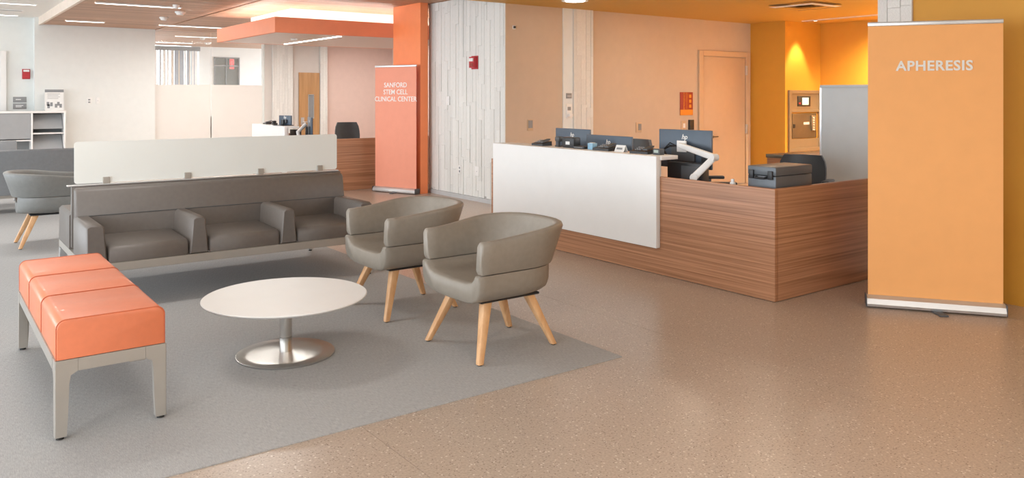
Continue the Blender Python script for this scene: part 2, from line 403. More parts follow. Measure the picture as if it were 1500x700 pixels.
# ---------------------------------------------------------------- glazed partition, windows, doors
g = struct('window_1', 'glazed partition with frosted lower band')
for a, b in ((4.10, 5.28), (5.30, 6.47)):
    p = box('glass_pane', (a, b, 18.58, 18.592, .02, 2.915), 'clear_glass', g)
    box('frosted_film', (a, b, 18.570, 18.576, .02, 1.74), 'frosted_film', p)
box('end_post', (6.455, 6.49, 18.55, 18.64, 0, 2.92), 'white_wall', g)
box('start_post', (4.07, 4.10, 18.5, 18.7, 0, 2.92), 'white_wall', g)
box('floor_track', (4.10, 6.455, 18.55, 18.62, 0, .03), 'alu_light', g)
g2 = struct('window_2', 'far window behind striped vertical blinds')
box('blind_rail', (5.30, 6.55, 24.05, 24.19, 2.78, 2.90), 'print_grey', g2)
box('window_frame', (5.92, 5.98, 24.22, 24.3, .9, 2.9), 'grey_sign', g2)
box('glass_pane', (4.1, 6.55, 24.28, 24.29, .9, 2.9), 'clear_glass', g2)
x = 4.2
while x < 6.5:
    ww = random.choice((.02, .03, .045, .06))
    box('blind_slat', (x, x+ww, 24.10, 24.115, .9, 2.78), random.choice(('blind_white', 'blind_grey', 'blind_white', 'blind_tan', 'blind_grey')), g2)
    x += ww+random.choice((.004, .012, .03))
g3 = struct('window_3', 'inner window looking into the green corridor')
for d_ in ((6.97, 7.0, 24.17, 24.3, .9, 2.63), (7.69, 7.72, 24.17, 24.3, .9, 2.63), (6.97, 7.72, 24.17, 24.3, 2.6, 2.63), (7.32, 7.34, 24.2, 24.28, .9, 2.6), (6.97, 7.72, 24.2, 24.28, 2.36, 2.40)):
    box('window_frame', d_, 'shelf_grey', g3)
box('glass_pane', (7.0, 7.69, 24.24, 24.25, .9, 2.6), 'clear_glass', g3)
ex = thing('exit_sign', 'small red exit sign seen through the inner window', 'sign', (7.62, 24.6, 2.3))
box('sign_body', (-.06, .06, -.02, .02, 0, .30), 'exit_red', ex); box('hanger', (-.01, .01, -.01, .01, .30, .5995), 'alu_light', ex)
text('lettering', 'EXIT', .09, 'letter_white', ex, (0, -.022, .15), (PI/2, -PI/2, 0), .001)
# wooden door at the back
d2 = struct('door_1', 'wooden door with a narrow vision panel')
bm = bmesh.new()
for d_ in ((7.31, 7.53, 0, 2.05), (7.68, 7.82, 0, 2.05), (7.53, 7.68, 0, .95), (7.53, 7.68, 1.53, 2.05)):
    bx(bm, d_[0], d_[1], 18.48, 18.515, d_[2], d_[3])
obj('door_leaf', bm, 'door_wood', d2)
vp = box('vision_panel', (7.545, 7.665, 18.49, 18.50, .965, 1.515), 'shelf_grey', d2)
bm = bmesh.new()
for d_ in ((7.53, 7.545, .95, 1.53), (7.665, 7.68, .95, 1.53), (7.53, 7.68, .95, .965), (7.53, 7.68, 1.515, 1.53)):
    bx(bm, d_[0], d_[1], 18.47, 18.505, d_[2], d_[3])
obj('panel_frame', bm, 'alu_light', vp)
bm = bmesh.new(); bx(bm, 7.35, 7.43, 18.465, 18.48, .80, .98); cyl(bm, (7.39, 18.48, .87), (7.39, 18.42, .87), .015); cyl(bm, (7.39, 18.425, .87), (7.50, 18.425, .87), .012)
obj('door_handle', bm, 'alu_light', d2)
# rear stone piers
ps = struct('wall_pier_rear', 'stone-clad pier beside the frosted glass', (6.66, 7.15, 18.48, 18.52, 0, 2.92), 'stone_joint'); cladding(ps, 'x', 18.48, 6.66, 7.15, 0, 2.92, .05, .09, .3, .8)
ps = struct('wall_pier_slim', 'slim stone-clad pier beside the wooden door', (7.83, 8.01, 18.46, 18.52, 0, 2.92), 'stone_joint'); cladding(ps, 'x', 18.46, 7.83, 8.01, 0, 2.92, .05, .09, .3, .8)
# peach door
d3 = struct('door_2', 'peach flush door in the peach wall')
bm = bmesh.new()
for d_ in ((10.23, 10.33, 0, 2.24), (11.43, 11.53, 0, 2.24), (10.33, 11.43, 2.15, 2.24)): bx(bm, d_[0], d_[1], 8.755, 8.789, d_[2], d_[3], .006)
obj('door_frame', bm, 'peach_door', d3)
lf = box('door_leaf', (10.345, 11.42, 8.775, 8.7885, .01, 2.14), 'peach_door', d3, bev=.003)
for z in (.85, 1.85): box('hinge', (11.42, 11.46, 8.742, 8.7745, z, z+.16), 'alu_light', d3, bev=.004)
bm = bmesh.new(); cyl(bm, (10.55, 8.775, .82), (10.55, 8.74, .82), .022); cyl(bm, (10.55, 8.745, .82), (10.68, 8.745, .82), .01); obj('lever', bm, 'steel_dark', d3, smooth=True)
# pale door far left
d4 = struct('door_3', 'pale door beside the grey signs')
box('door_leaf', (.40, 1.30, 18.71, 18.745, 0, 2.30), 'white_plastic', d4, bev=.004)
bm = bmesh.new(); bx(bm, 1.30, 1.40, 18.69, 18.748, 0, 2.38, .006); bx(bm, .30, .40, 18.69, 18.748, 0, 2.38, .006); bx(bm, .40, 1.30, 18.69, 18.748, 2.30, 2.38, .006)
obj('door_frame', bm, 'white_lam', d4)
bm = bmesh.new(); cyl(bm, (1.2, 18.71, .98), (1.2, 18.66, .98), .02); cyl(bm, (1.2, 18.665, .98), (1.08, 18.665, .98), .011); obj('door_handle', bm, 'alu_light', d4, smooth=True)

# ---------------------------------------------------------------- light fittings
strips = ((2.17, 3.39, 13.58), (2.24, 2.88, 17.15), (3.88, 5.12, 17.1), (4.9, 5.92, 20.05), (5.03, 5.95, 22.6))
slabels = ('long glowing light strip nearest the two smoke detectors on the timber ceiling', 'short light strip above the white wall on the timber ceiling', 'light strip crossing the timber ceiling joint beside the orange canopy', 'light strip on the timber ceiling inside the glazed room', 'light strip on the timber ceiling close to the striped blinds')
for (a, b, y), lb in zip(strips, slabels):
    t = thing('light_strip', lb, 'light', ((a+b)/2, y, 2.90), group='timber ceiling light strips'); L = (b-a)/2
    box('diffuser', (-L, L, -.03, .03, 0, .008), 'lamp', t)
    bm = bmesh.new(); bx(bm, -L-.012, L+.012, -.042, -.03, -.002, .0195); bx(bm, -L-.012, L+.012, .03, .042, -.002, .0195); obj('housing', bm, 'white_plastic', t)
for (a, b, y), lb in zip(((.9, 1.62, 15.95), (.9, 1.55, 18.3)), ('light strip on the white ceiling beside the timber fascia', 'light strip on the white ceiling close above the pale door')):
    t = thing('light_strip', lb, 'light', ((a+b)/2, y, 3.045)); L = (b-a)/2
    box('diffuser', (-L, L, -.025, .025, 0, .008), 'lamp', t)
    bm = bmesh.new(); bx(bm, -L-.012, L+.012, -.037, -.025, -.002, .0145); bx(bm, -L-.012, L+.012, .025, .037, -.002, .0145); obj('housing', bm, 'white_plastic', t)
tr = thing('ceiling_vent', 'slim slot air vent in the white ceiling', 'vent', (1.2, 17.2, 3.04))
box('frame', (-.35, .35, -.07, .07, .004, .0195), 'white_plastic', tr); box('slot', (-.33, .33, -.03, .03, 0, .005), 'grey_sign', tr)
def detector(x, y, r, label):
    t = thing('smoke_detector', label, 'detector', (x, y, 2.86), group='ceiling detectors')
    bm = bmesh.new(); lathe(bm, [(r*.45, 0), (r*.7, .006), (r*.8, .03), (r*.8, .034)], 24); obj('sensor_head', bm, 'white_plastic', t, smooth=True)
    bm = bmesh.new(); lathe(bm, [(r, .034), (r*1.02, .05), (r, .0595)], 24); obj('mounting_plate', bm, 'white_plastic', t, smooth=True)
detector(3.57, 14.31, .085, 'larger white smoke detector at the end of the long light strip')
detector(3.58, 15.49, .075, 'white ceiling detector between the long light strip and the timber joint')
detector(6.22, 22.14, .09, 'white detector on the timber ceiling near the striped blinds')
detector(5.60, 20.35, .06, 'small white detector beside the light strip in the glazed room')
detector(3.25, 13.28, .05, 'small white ceiling disc on the camera side of the long light strip')
# recessed downlights and vent of the orange soffit
def downlight(x, y, z, r, label):
    t = thing('downlight', label, 'light', (x, y, z), group='recessed downlights')
    bm = bmesh.new(); lathe(bm, [(r*.78, .0), (r, -.008), (r*1.04, -.004), (r*1.04, -.0006)], 28); obj('trim_ring', bm, 'white_plastic', t, smooth=True)
    bm = bmesh.new(); cyl(bm, (0, 0, -.0095), (0, 0, -.0085), r*.74, n=28); obj('lens', bm, 'lamp', t)
downlight(6.91, 8.0, 2.7395, .17, 'round recessed downlight in the orange soffit near the stone-clad wall')
downlight(11.9, 7.75, 2.7395, .05, 'small recessed downlight grazing the orange niche wall')
def spot(loc, power, ang, blend=.6, col=(1, .76, .48), rot=(0, 0, 0), r=.04):
    l = bpy.data.lights.new('downlight_beam', 'SPOT'); l.energy = power; l.spot_size = math.radians(ang); l.spot_blend = blend; l.color = col; l.shadow_soft_size = r
    o = bpy.data.objects.new('downlight_beam', l); C.objects.link(o); o.location = loc; o.rotation_euler = rot
spot((11.9, 7.85, 2.72), 150, 60, .5, rot=(math.radians(6), 0, 0))
spot((11.9, 6.2, 2.72), 750, 140, .8, rot=(0, math.radians(-25), 0))
v = thing('ceiling_vent', 'square four-way air diffuser in the orange soffit', 'vent', (9.75, 6.5, 2.70))
for s, h in ((.34, .0), (.25, .012), (.16, .024)):
    bm = bmesh.new()
    loft(bm, [[(s, s, h+.012), (-s, s, h+.012), (-s, -s, h+.012), (s, -s, h+.012)], [(s-.06, s-.06, h), (-s+.06, s-.06, h), (-s+.06, -s+.06, h), (s-.06, -s+.06, h)]], cap=False)
    obj('louvre', bm, 'white_plastic' if s > .3 else 'steel_dark', v)
box('backing', (-.34, .34, -.34, .34, .037, .0395), 'steel_dark', v)
tk = thing('ceiling_track', 'thin pale slot running across the orange soffit to the niche', 'track', (11.8, 7.25, 2.722))
box('channel', (-.03, .03, -1.3, .66, 0, .0175), 'coral_trim', tk); box('slot', (-.012, .012, -1.28, .64, -.002, 0), 'grey_sign', tk)

# ---------------------------------------------------------------- hanging canopy over the second desk
cn = thing('ceiling_canopy', 'hanging orange canopy tray glowing above the second reception desk', 'canopy', (4.30, 11.83, 2.45))
bm = bmesh.new()
bx(bm, 0, 3.5, 0, .05, 0, .235); bx(bm, 0, 3.5, 2.85, 2.9, 0, .235); bx(bm, 0, .05, .05, 2.85, 0, .235); bx(bm, 3.45, 3.5, .05, 2.85, 0, .235)
obj('fascia', bm, 'canopy_orange', cn)
box('soffit_panel', (.05, 3.45, .05, 2.85, .002, .05), 'canopy_under', cn)
box('raised_core', (.58, 3.3, .85, 2.82, .05, .468), 'white_ceiling', cn)
for nm, d_ in (('cove_light', (.3, 3.2, .55, .6, .05, .075)), ('cove_light', (.3, .35, .6, 2.8, .05, .075))): box(nm, d_, 'cove', cn)
box('light_strip', (1.13, 1.19, .25, 2.65, -.003, .006), 'lamp', cn)
bm = bmesh.new(); lathe(bm, [(.05, -.02), (.06, -.004), (.06, .001)], 16); obj('sprinkler', bm, 'white_plastic', cn, loc=(.78, 1.23, 0))

# ---------------------------------------------------------------- reception desks
def desk(name, label, loc, ylen, xlen, p0, p1):
    """local origin at the outer corner; front runs along +Y, side along +X"""
    t = thing(name, label, 'reception desk', loc)
    box('front_panel', (0, .04, 0, ylen, .004, .82), 'veneer', t, bev=.002)
    box('side_panel', (.04, xlen, 0, .04, .004, .82), 'veneer', t, bev=.002)
    box('end_panel', (.04, .75, ylen-.04, ylen, .004, .80), 'veneer', t, bev=.002)
    box('worktop', (.04, .75, .04, ylen-.04, .69, .72), 'veneer_top', t, bev=.003)
    box('side_worktop', (.75, xlen, .04, .75, .69, .72), 'veneer_top', t, bev=.003)
    box('inner_panel', (.72, .75, .75, ylen-.04, .10, .69), 'veneer', t)
    box('white_front', (-.05, -.002, p0, p1, .227, .994), 'white_lam', t, bev=.004)
    box('ledge_support', (.0, .03, p0+.02, p1, .82, .960), 'white_lam', t)
    box('ledge', (-.002, .20, p0-.015, p1, .960, .994), 'white_lam', t, bev=.003)
    return t
dk = desk('reception_desk', 'wood veneer reception desk with large white front panel beside the orange banner', (5.0, 3.58, 0), 3.59, 1.29, 1.12, 3.49)
dk2 = desk('reception_desk', 'distant wood reception desk under the orange canopy', (4.9, 11.8, 0), 2.8, 2.4, 1.1, 2.7)

# ---------------------------------------------------------------- pull-up banners
def banner(name, label, loc, rz, wd, h, m, lines, size, tz, lean=0, lm='letter_white', space=1.05, ext=.003, bold=.0, sx=1):
    """faces local -Y, centred on local x = 0"""
    t = thing(name, label, 'banner', loc, rz)
    b = box('graphic_panel', (-wd/2, wd/2, -.004, 0, .07, h-.02), m, t); 
    box('top_rail', (-wd/2-.002, wd/2+.002, -.014, .014, h-.03, h), 'alu_light', t, bev=.005)
    bm = bmesh.new()
    pr = [(-.055, .012), (-.06, .03), (-.045, .065), (-.015, .085), (.02, .085), (.06, .05), (.065, .02), (.055, .012)]
    prism(bm, pr, lambda p: (-wd/2-.01, p[0], p[1]), lambda p: (wd/2+.01, p[0], p[1])); obj('base_cassette', bm, 'alu_light', t, smooth=30)
    for s in (-1, 1): box('end_cap', (s*(wd/2+.013)-.003, s*(wd/2+.013)+.003, -.060, .066, .008, .084), 'dark_grey', t, bev=.003)
    bm = bmesh.new(); cyl(bm, (0, .03, .08), (0, .03, h-.02), .009, n=10); obj('support_pole', bm, 'dark_grey', t, smooth=True)
    for x in (-.0,): box('foot', (-.03, .03, -.16, .16, .001, .012), 'dark_grey', t, bev=.003, rot=(0, 0, .25))
    for i, s in enumerate(lines):
        text('lettering', s, size, lm, t, (0, -.004, tz-i*size*1.02), FACE_MY, ext, space=space, bold=bold, sx=sx)
    return t
# apheresis banner: base from (5.457,3.131) to (5.944,2.44)
ang = math.atan2(2.44-3.131, 5.944-5.457)
banner('pull_up_banner', 'tall orange pull-up banner reading APHERESIS beside the main desk', ((5.457+5.944)/2, (3.131+2.44)/2, 0), ang, .845, 2.022, 'banner_orange', ['APHERESIS'], .096, 1.705, lm='letter_grey', space=1.08, ext=.006, bold=.0022)
ang2 = math.atan2(10.76-11.538, 6.152-5.843)
banner('pull_up_banner', 'coral pull-up banner naming the stem cell center by the orange pillar', ((5.843+6.152)/2-.06, (11.538+10.76)/2-.05, 0), ang2, .82, 1.97, 'banner_coral', ['SANFORD', 'STEM CELL', 'CLINICAL CENTER'], .106, 1.66, space=1.0, bold=.0006, sx=.95)

# ---------------------------------------------------------------- tub chairs (front faces local -X)
def tub_meshes():
    pts = []
    W, xs_, xb, xf = .285, .02, .315, -.285
    n = 9
    for i in range(5): pts.append((xf+(xs_-xf)*i/5, -W))
    for i in range(2*n+1):
        a = -PI/2+PI*i/(2*n); c, s = math.cos(a), math.sin(a); e = 2/2.5
        pts.append((xs_+(xb-xs_)*abs(c)**e, W*math.copysign(abs(s)**e, s)))
    for i in range(4, -1, -1): pts.append((xf+(xs_-xf)*i/5, W))
    P = [Vector((p[0], p[1], 0)) for p in pts]; secs = []
    for i, p in enumerate(P):
        d = (P[min(i+1, len(P)-1)]-P[max(0, i-1)]).normalized(); nrm = Vector((d.y, -d.x, 0))
        k = (p.x-xf)/(xb-xf); k = k*k*(3-2*k)
        zt = .683+.055*k; fl_ = .012+.058*k; zb = .500; th = .03
        ring = [(th, zb+.008, 0), (th-.006, zb, 0), (-th+.006, zb, 0), (-th, zb+.008, 0), (-th, (zb+zt)/2, .5), (-th+.004, zt-.02, .95), (-th+.010, zt-.006, 1), (-th+.020, zt, 1), (th-.020, zt, 1), (th-.008, zt-.006, 1), (th, zt-.02, .95), (th, (zb+zt)/2, .5)]
        secs.append([p+nrm*(o+fl_*f)+Vector((0, 0, z)) for o, z, f in ring])
    def endcap(s, dx):
        c = sum(s, Vector())/len(s); return [c+(q-c)*.82+Vector((dx, 0, 0)) for q in s]
    secs = [endcap(secs[0], -.012)]+secs+[endcap(secs[-1], -.012)]
    bm = bmesh.new(); loft(bm, secs); band = bpy.data.meshes.new('back_shell'); bmesh.ops.recalc_face_normals(bm, faces=bm.faces); bm.to_mesh(band); bm.free()
    # lower seat shell
    half = [(.0, .322), (.16, .324), (.235, .334), (.285, .360), (.308, .405), (.314, .465), (.310, .495), (.265, .495), (.252, .475), (.228, .452), (.17, .438), (.0, .432)]
    ring = half+[(-y, z) for y, z in half[::-1][1:-1]]
    secs = []; X0, X1 = -.300, .300
    for j in range(15):
        x = X0+(X1-X0)*j/14
        u = max(0, (x-.0)/(X1+.012)); s = (1-u**2.6)**(1/2.6); rise = .012*u*u
        secs.append([Vector((x, y*s, z+rise*(1 if z < .40 else 0))) for y, z in ring])
    def shrink(s, dx):
        out = []; n = len(s)
        for i, q in enumerate(s):
            t = (s[(i+1) % n]-s[i-1]).normalized(); nr = Vector((0, -t.z, t.y)); out.append(q+nr*.010+Vector((dx, 0, 0)))
        return out
    a = shrink(secs[0], -.011)
    secs = [a]+secs
    bm = bmesh.new(); loft(bm, secs); sh = bpy.data.meshes.new('seat_shell'); bmesh.ops.recalc_face_normals(bm, faces=bm.faces); bm.to_mesh(sh); bm.free()
    pl = bpy.data.meshes.new('base_plate')
    bm = bmesh.new(); bx(bm, -.22, .20, -.20, .20, .311, .324, .004); bm.to_mesh(pl); bm.free()
    return band, sh, pl
TB, TS, TP = tub_meshes()
def leg_mesh(fx, fy, tx, ty, h=.311, r0=.017, r1=.029):
    bm = bmesh.new(); secs = []
    for k in range(5):
        f = k/4; r = r0+(r1-r0)*f; x = fx+(tx-fx)*f; y = fy+(ty-fy)*f
        secs.append([(x+p, y+q, .006+(h-.006)*f) for p, q in rrect(-r, r, -r, r, r*.35, 2)])
    loft(bm, secs); me = bpy.data.meshes.new('leg'); bm.to_mesh(me); bm.free()
    bm = bmesh.new(); cyl(bm, (fx, fy, 0), (fx, fy, .006), r0*.8, n=10); gm = bpy.data.meshes.new('glide'); bm.to_mesh(gm); bm.free()
    return me, gm
def tub_chair(label, loc, rz, m, group=None):
    t = thing('tub_chair', label, 'chair', loc, rz, group)
    for nm, me in (('back_shell', TB), ('seat_shell', TS)):
        me = me.copy(); obj(nm, me, m, t, smooth=50)
    obj('base_plate', TP.copy(), 'black_plastic', t)
    for fx, fy, tx, ty in ((-.285, -.28, -.17, -.17), (-.285, .28, -.17, .17), (.285, -.225, .15, -.15), (.285, .225, .15, .15)):
        a, b = leg_mesh(fx, fy, tx, ty); lg = obj('leg', a, 'leg_wood', t, smooth=30); obj('glide', b, 'rubber', lg)
    return t
tub_chair('taupe tub armchair with wooden legs standing nearest the carpet corner', (2.79, 3.985, G), 0, 'leather_chair', 'taupe tub armchairs by the round table')
tub_chair('taupe tub armchair with wooden legs between the sofa and the other armchair', (2.775, 5.06, G), 0, 'leather_chair', 'taupe tub armchairs by the round table')
tub_chair('grey tub armchair turned away behind the end of the screened sofa', (1.085, 9.375, G), PI, 'leather_far')

# ---------------------------------------------------------------- back-to-back sofa with screen
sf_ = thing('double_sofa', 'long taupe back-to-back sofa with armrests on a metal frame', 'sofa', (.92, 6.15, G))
LX = 2.15          # length in x; local y runs 0 (front) .. 1.30 (rear)
def sofa_side(t, flip):
    fy = (lambda y: y) if not flip else (lambda y: 1.30-y)
    for k in range(3):
        x0 = .135+.68*k+.006; x1 = .68*(k+1)-.006+(.0 if k < 2 else .0)
        bm = bmesh.new()
        pr = [(0.0, .335), (0.0, .415), (.012, .438), (.035, .448), (.50, .462), (.50, .335)]
        ins = [(0.012, .343), (0.012, .410), (.022, .428), (.042, .436), (.49, .450), (.49, .343)]
        loft(bm, [[(x0, fy(a), b) for a, b in ins], [(x0+.012, fy(a), b) for a, b in pr], [(x1-.012, fy(a), b) for a, b in pr], [(x1, fy(a), b) for a, b in ins]])
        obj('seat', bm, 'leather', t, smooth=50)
    for k in range(4):
        c = .0675+.68*k+(0 if k < 3 else -.025)
        bm = bmesh.new(); wb, wt = .0665, .047
        lo, ro = (-wb if k == 0 else -wt), (wb if k == 3 else wt)
        def sec(y, g):
            return [(c-wb+g, fy(y), .335+g), (c+wb-g, fy(y), .335+g), (c+wb-g+(ro-wb)*.1, fy(y), .37), (c+ro-g, fy(y), .585), (c+ro-.02-g*.5, fy(y), .605-g), (c+lo+.02+g*.5, fy(y), .605-g), (c+lo+g, fy(y), .585), (c-wb+g+(lo+wb)*.1, fy(y), .37)]
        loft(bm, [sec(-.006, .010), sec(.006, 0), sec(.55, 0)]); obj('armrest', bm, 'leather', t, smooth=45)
    bm = bmesh.new()
    def ring(x, g):
        return [(x, fy(a), b) for a, b in ((.50+g, .45), (.515+g, .60), (.545+g, .782-g), (.560+g, .800-g), (.60, .806-g), (.625, .806-g), (.625, .45))]
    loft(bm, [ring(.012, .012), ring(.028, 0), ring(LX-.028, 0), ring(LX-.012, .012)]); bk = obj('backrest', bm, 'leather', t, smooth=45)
    bm = bmesh.new(); tube(bm, [(.03, fy(.5145), .603), (LX-.03, fy(.5145), .603)], .003, 6); obj('seam', bm, 'dark_grey', bk)
sofa_side(sf_, False); sofa_side(sf_, True)
box('spine', (0.0, LX, .630, .670, .36, .815), 'leather', sf_, bev=.004)
box('spine_cap', (-.03, LX-.02, .628, .672, .8155, .826), 'alu_light', sf_, bev=.003)
bm = bmesh.new()
for y0, y1 in ((.0, .045), (1.255, 1.30)): bx(bm, 0, LX, y0, y1, .272, .333, .004)
for x0, x1 in ((0, .05), (LX-.05, LX), (.70, .74), (1.40, 1.44)): bx(bm, x0, x1, .045, 1.255, .28, .333)
obj('base_frame', bm, 'alu', sf_)
for x, s in ((0, 1), (LX, -1)):
    for y, q in ((0, 1), (1.30, -1)):
        bm = bmesh.new()
        loft(bm, [[(x+s*a, y+q*b, .012) for a, b in ((0, 0), (.04, 0), (.04, .04), (0, .04))], [(x+s*a, y+q*b, .20) for a, b in ((0, 0), (.05, 0), (.05, .05), (0, .05))], [(x+s*a, y+q*b, .271) for a, b in ((0, 0), (.09, 0), (.09, .09), (0, .09))]])
        lg = obj('leg', bm, 'alu_light', sf_); bm = bmesh.new(); cyl(bm, (x+s*.02, y+q*.02, 0), (x+s*.02, y+q*.02, .012), .016, n=12); obj('glide', bm, 'rubber', lg)
sc = thing('privacy_screen', 'long frosted white screen standing on the sofa spine', 'screen', (.92, 6.80, G+.826))
bm = bmesh.new(); prism(bm, rrect(.02, LX-.03, .006, .322, .022), lambda p: (p[0], -.005, p[1]), lambda p: (p[0], .005, p[1])); obj('frosted_panel', bm, 'frosted_screen', sc)
for x in (.235, .83, 1.425, 1.955):
    bm = bmesh.new(); bx(bm, x-.024, x+.024, -.022, -.0055, .0, .05, .003); bx(bm, x-.024, x+.024, .0055, .022, .0, .05, .003); bx(bm, x-.024, x+.024, -.0055, .0055, 0, .0055); obj('clip', bm, 'alu', sc)

# charcoal sofa further back
s2 = thing('charcoal_sofa', 'charcoal sofa seen from behind beyond the grey tub armchair', 'sofa', (-.3, 11.9, G))
bm = bmesh.new(); loft(bm, [[(x, a, b) for a, b in ((0+g, .24+g), (.02+g, .79), (.04+g, .805-g), (.12, .805-g), (.18-g, .5), (.18-g, .24+g))] for x, g in ((0, .012), (.015, 0), (2.285, 0), (2.3, .012))]); obj('backrest', bm, 'leather_dark', s2, smooth=45)
for k in range(3): box('seat', (.14+.676*k, .808+.676*k, .185, .75, .28, .45), 'leather_dark', s2, bev=.02)
for x in (0, 2.17): box('armrest', (x, x+.13, .185, .76, .24, .60), 'leather_dark', s2, bev=.02)
box('base_frame', (.02, 2.28, .03, .74, .20, .238), 'alu', s2)
for x in (.05, 2.25):
    for y in (.06, .70):
        bm = bmesh.new(); cyl(bm, (x, y, 0), (x, y, .20), .018, .022, 12); obj('leg', bm, 'alu_light', s2)

# ---------------------------------------------------------------- orange bench
bn = thing('bench', 'orange upholstered bench with three cushion sections on a taupe frame', 'bench', (.475, 3.975, G))
BL, BW = 1.585, .455
for k in range(3):
    y0 = .004+k*(BL-.008)/3+.002; y1 = .004+(k+1)*(BL-.008)/3-.002
    x0, x1, z0, z1 = .006, BW-.006, .346, .518
    secs = []
    for y, gq in ((y0, .006), (y0+.002, .002), (y0+.006, 0), (y1-.006, 0), (y1-.002, .002), (y1, .006)):
        secs.append([(p, y, q) for p, q in rrect(x0+gq, x1-gq, z0, z1-gq, .038, 7, (1, 1, 0, 0))])
    bm = bmesh.new(); loft(bm, secs); cu_ = obj('cushion', bm, 'leather_orange', bn, smooth=50)
    for yy in (y0+.003,) if k else (y0+.004, BL-.009):
        pp = [(p, yy, q) for p, q in rrect(x0-.0006, x1+.0006, z0, z1+.0006, .038, 7, (1, 1, 0, 0))]
        bm = bmesh.new(); tube(bm, [pp[-1]]+pp[:-1], .0022, 6); obj('piping', bm, 'piping_orange', bn, smooth=True)
bm = bmesh.new()
bx(bm, .09, BW-.09, 0, .04, .29, .344); bx(bm, .09, BW-.09, BL-.04, BL, .29, .344)
bx(bm, 0, .03, .09, BL-.09, .29, .344); bx(bm, BW-.03, BW, .09, BL-.09, .29, .344)
bx(bm, .03, BW-.03, .05, BL-.05, .325, .343)
obj('seat_frame', bm, 'alu', bn)
for x, s in ((0, 1), (BW, -1)):
    for y, q in ((0, 1), (BL, -1)):
        # moulded corner leg: wide at the frame, slim at the floor
        bm = bmesh.new()
        prof = [(0, .012, .046), (0, .12, .052), (0, .24, .056), (0, .275, .062), (0, .29, .089), (0, .344, .089)]
        secs = []
        for _, z, a in prof:
            d = .035 if z < .285 else .04
            secs.append([(x+s*u, y+q*v_, z) for u, v_ in ((.003, 0), (a, 0), (a, d), (.045, .045+(a-.05 if z > .28 else 0)), (d-.005, a*.9), (0, a*.9), (0, .003))])
        loft(bm, secs); lg = obj('leg', bm, 'alu', bn, smooth=30)
        bm = bmesh.new(); cyl(bm, (x+s*.022, y+q*.02, 0), (x+s*.022, y+q*.02, .012), .016, n=14); obj('glide', bm, 'rubber', lg)
box('bracket', (.30, .37, .02, .05, .279, .2895), 'alu', bn, bev=.003)

# ---------------------------------------------------------------- round table
tb = thing('coffee_table', 'low round white coffee table on a brushed steel disc base', 'table', (1.715, 4.54, G))
bm = bmesh.new(); lathe(bm, [(.42, .318), (.452, .324), (.463, .334), (.463, .337), (.459, .340), (.40, .340)], 96); obj('table_top', bm, 'white_lam', tb, smooth=35)
bm = bmesh.new(); lathe(bm, [(.272, 0), (.277, .003), (.277, .009), (.272, .012), (.2, .0135), (.045, .018)], 96); obj('base_disc', bm, 'brushed_steel', tb, smooth=35)
bm = bmesh.new(); cyl(bm, (0, 0, .018), (0, 0, .3175), .035, n=40); ob = obj('column', bm, 'steel_tube', tb, smooth=35)
bm = bmesh.new(); lathe(bm, [(.0352, .10), (.0356, .101), (.0352, .102)], 40); obj('joint_ring', bm, 'dark_grey', ob)

# ---------------------------------------------------------------- screens and devices on the main desk
def monitor(label, loc, rz, wd, h, zt, stand=True, group='desk monitors'):
    """back of the screen faces local -X; zt = top of screen above loc"""
    t = thing('monitor', label, 'monitor', loc, rz, group)
    b = box('screen_housing', (-.012, .012, -wd/2, wd/2, zt-h, zt), 'monitor_back', t, bev=.004)
    box('screen_glass', (.0125, .0135, -wd/2+.008, wd/2-.008, zt-h+.01, zt-.008), 'black_plastic', b)
    box('rear_bulge', (-.045, -.0125, -wd*.22, wd*.22, zt-h*.82, zt-h*.42), 'dark_grey', t, bev=.01)
    text('logo', 'hp', .062, 'letter_white', t, (-.0135, 0, zt-h*.19), FACE_MX, .0008, shear=.25, bold=.001)
    if stand:
        box('stand_post', (-.075, -.047, -.03, .03, .012, zt-h*.45), 'black_plastic', t, bev=.004)
        box('stand_foot', (-.16, .08, -.12, .12, 0, .012), 'black_plastic', t, bev=.004)
    return t
T = .721
monitor('monitor standing furthest from the orange banner on the main desk', (5.5, 6.40, T), 0, .54, .33, .434)
monitor('wide low monitor between the two other screens of the main desk', (5.42, 5.77, T), 0, .64, .33, .39)
m3 = monitor('monitor held by a white jointed arm above the low end of the desk', (5.5, 4.87, T), math.radians(6), .56, .34, .475, stand=False)
bm = bmesh.new()
bx(bm, -.40, -.32, -.38, -.30, .0, .03, .005); cyl(bm, (-.36, -.34, .03), (-.36, -.34, .10), .022)
obj('clamp', bm, 'alu_light', m3, smooth=30)
def limb(nm, p, q, r):
    bm = bmesh.new(); p, q = Vector(p), Vector(q); d = (q-p).normalized(); a = Vector((0, 0, 1)).cross(d).normalized(); b = d.cross(a)
    loft(bm, [[c+a*u*s+b*v_*s for u, v_ in rrect(-r*.7, r*.7, -r, r, r*.4, 3)] for c, s in ((p, .9), (p+(q-p)*.1, 1.05), (p+(q-p)*.9, .95), (q, .8))])
    cyl(bm, p-a*r, p+a*r, r*1.15, n=16); obj(nm, bm, 'white_plastic', m3, smooth=40)
limb('lower_arm', (-.36, -.34, .10), (-.27, -.48, .27), .028)
limb('upper_arm', (-.27, -.48, .27), (-.12, -.02, .345), .026)
bm = bmesh.new(); cyl(bm, (-.12, -.02, .345), (-.046, 0, .33), .02); bx(bm, -.06, -.046, -.05, .05, .28, .38, .004); obj('mount_plate', bm, 'white_plastic', m3, smooth=30)
bm = bmesh.new()
for k in range(4): tube(bm, [(-.05, .06+.02*k, .33), (-.09, .10+.02*k, .36-.02*k), (-.10, .16, .30), (-.08, .14-.01*k, .20), (-.05, .05, .14)], .006, 6)
obj('cable', bm, 'black_plastic', m3, smooth=True)
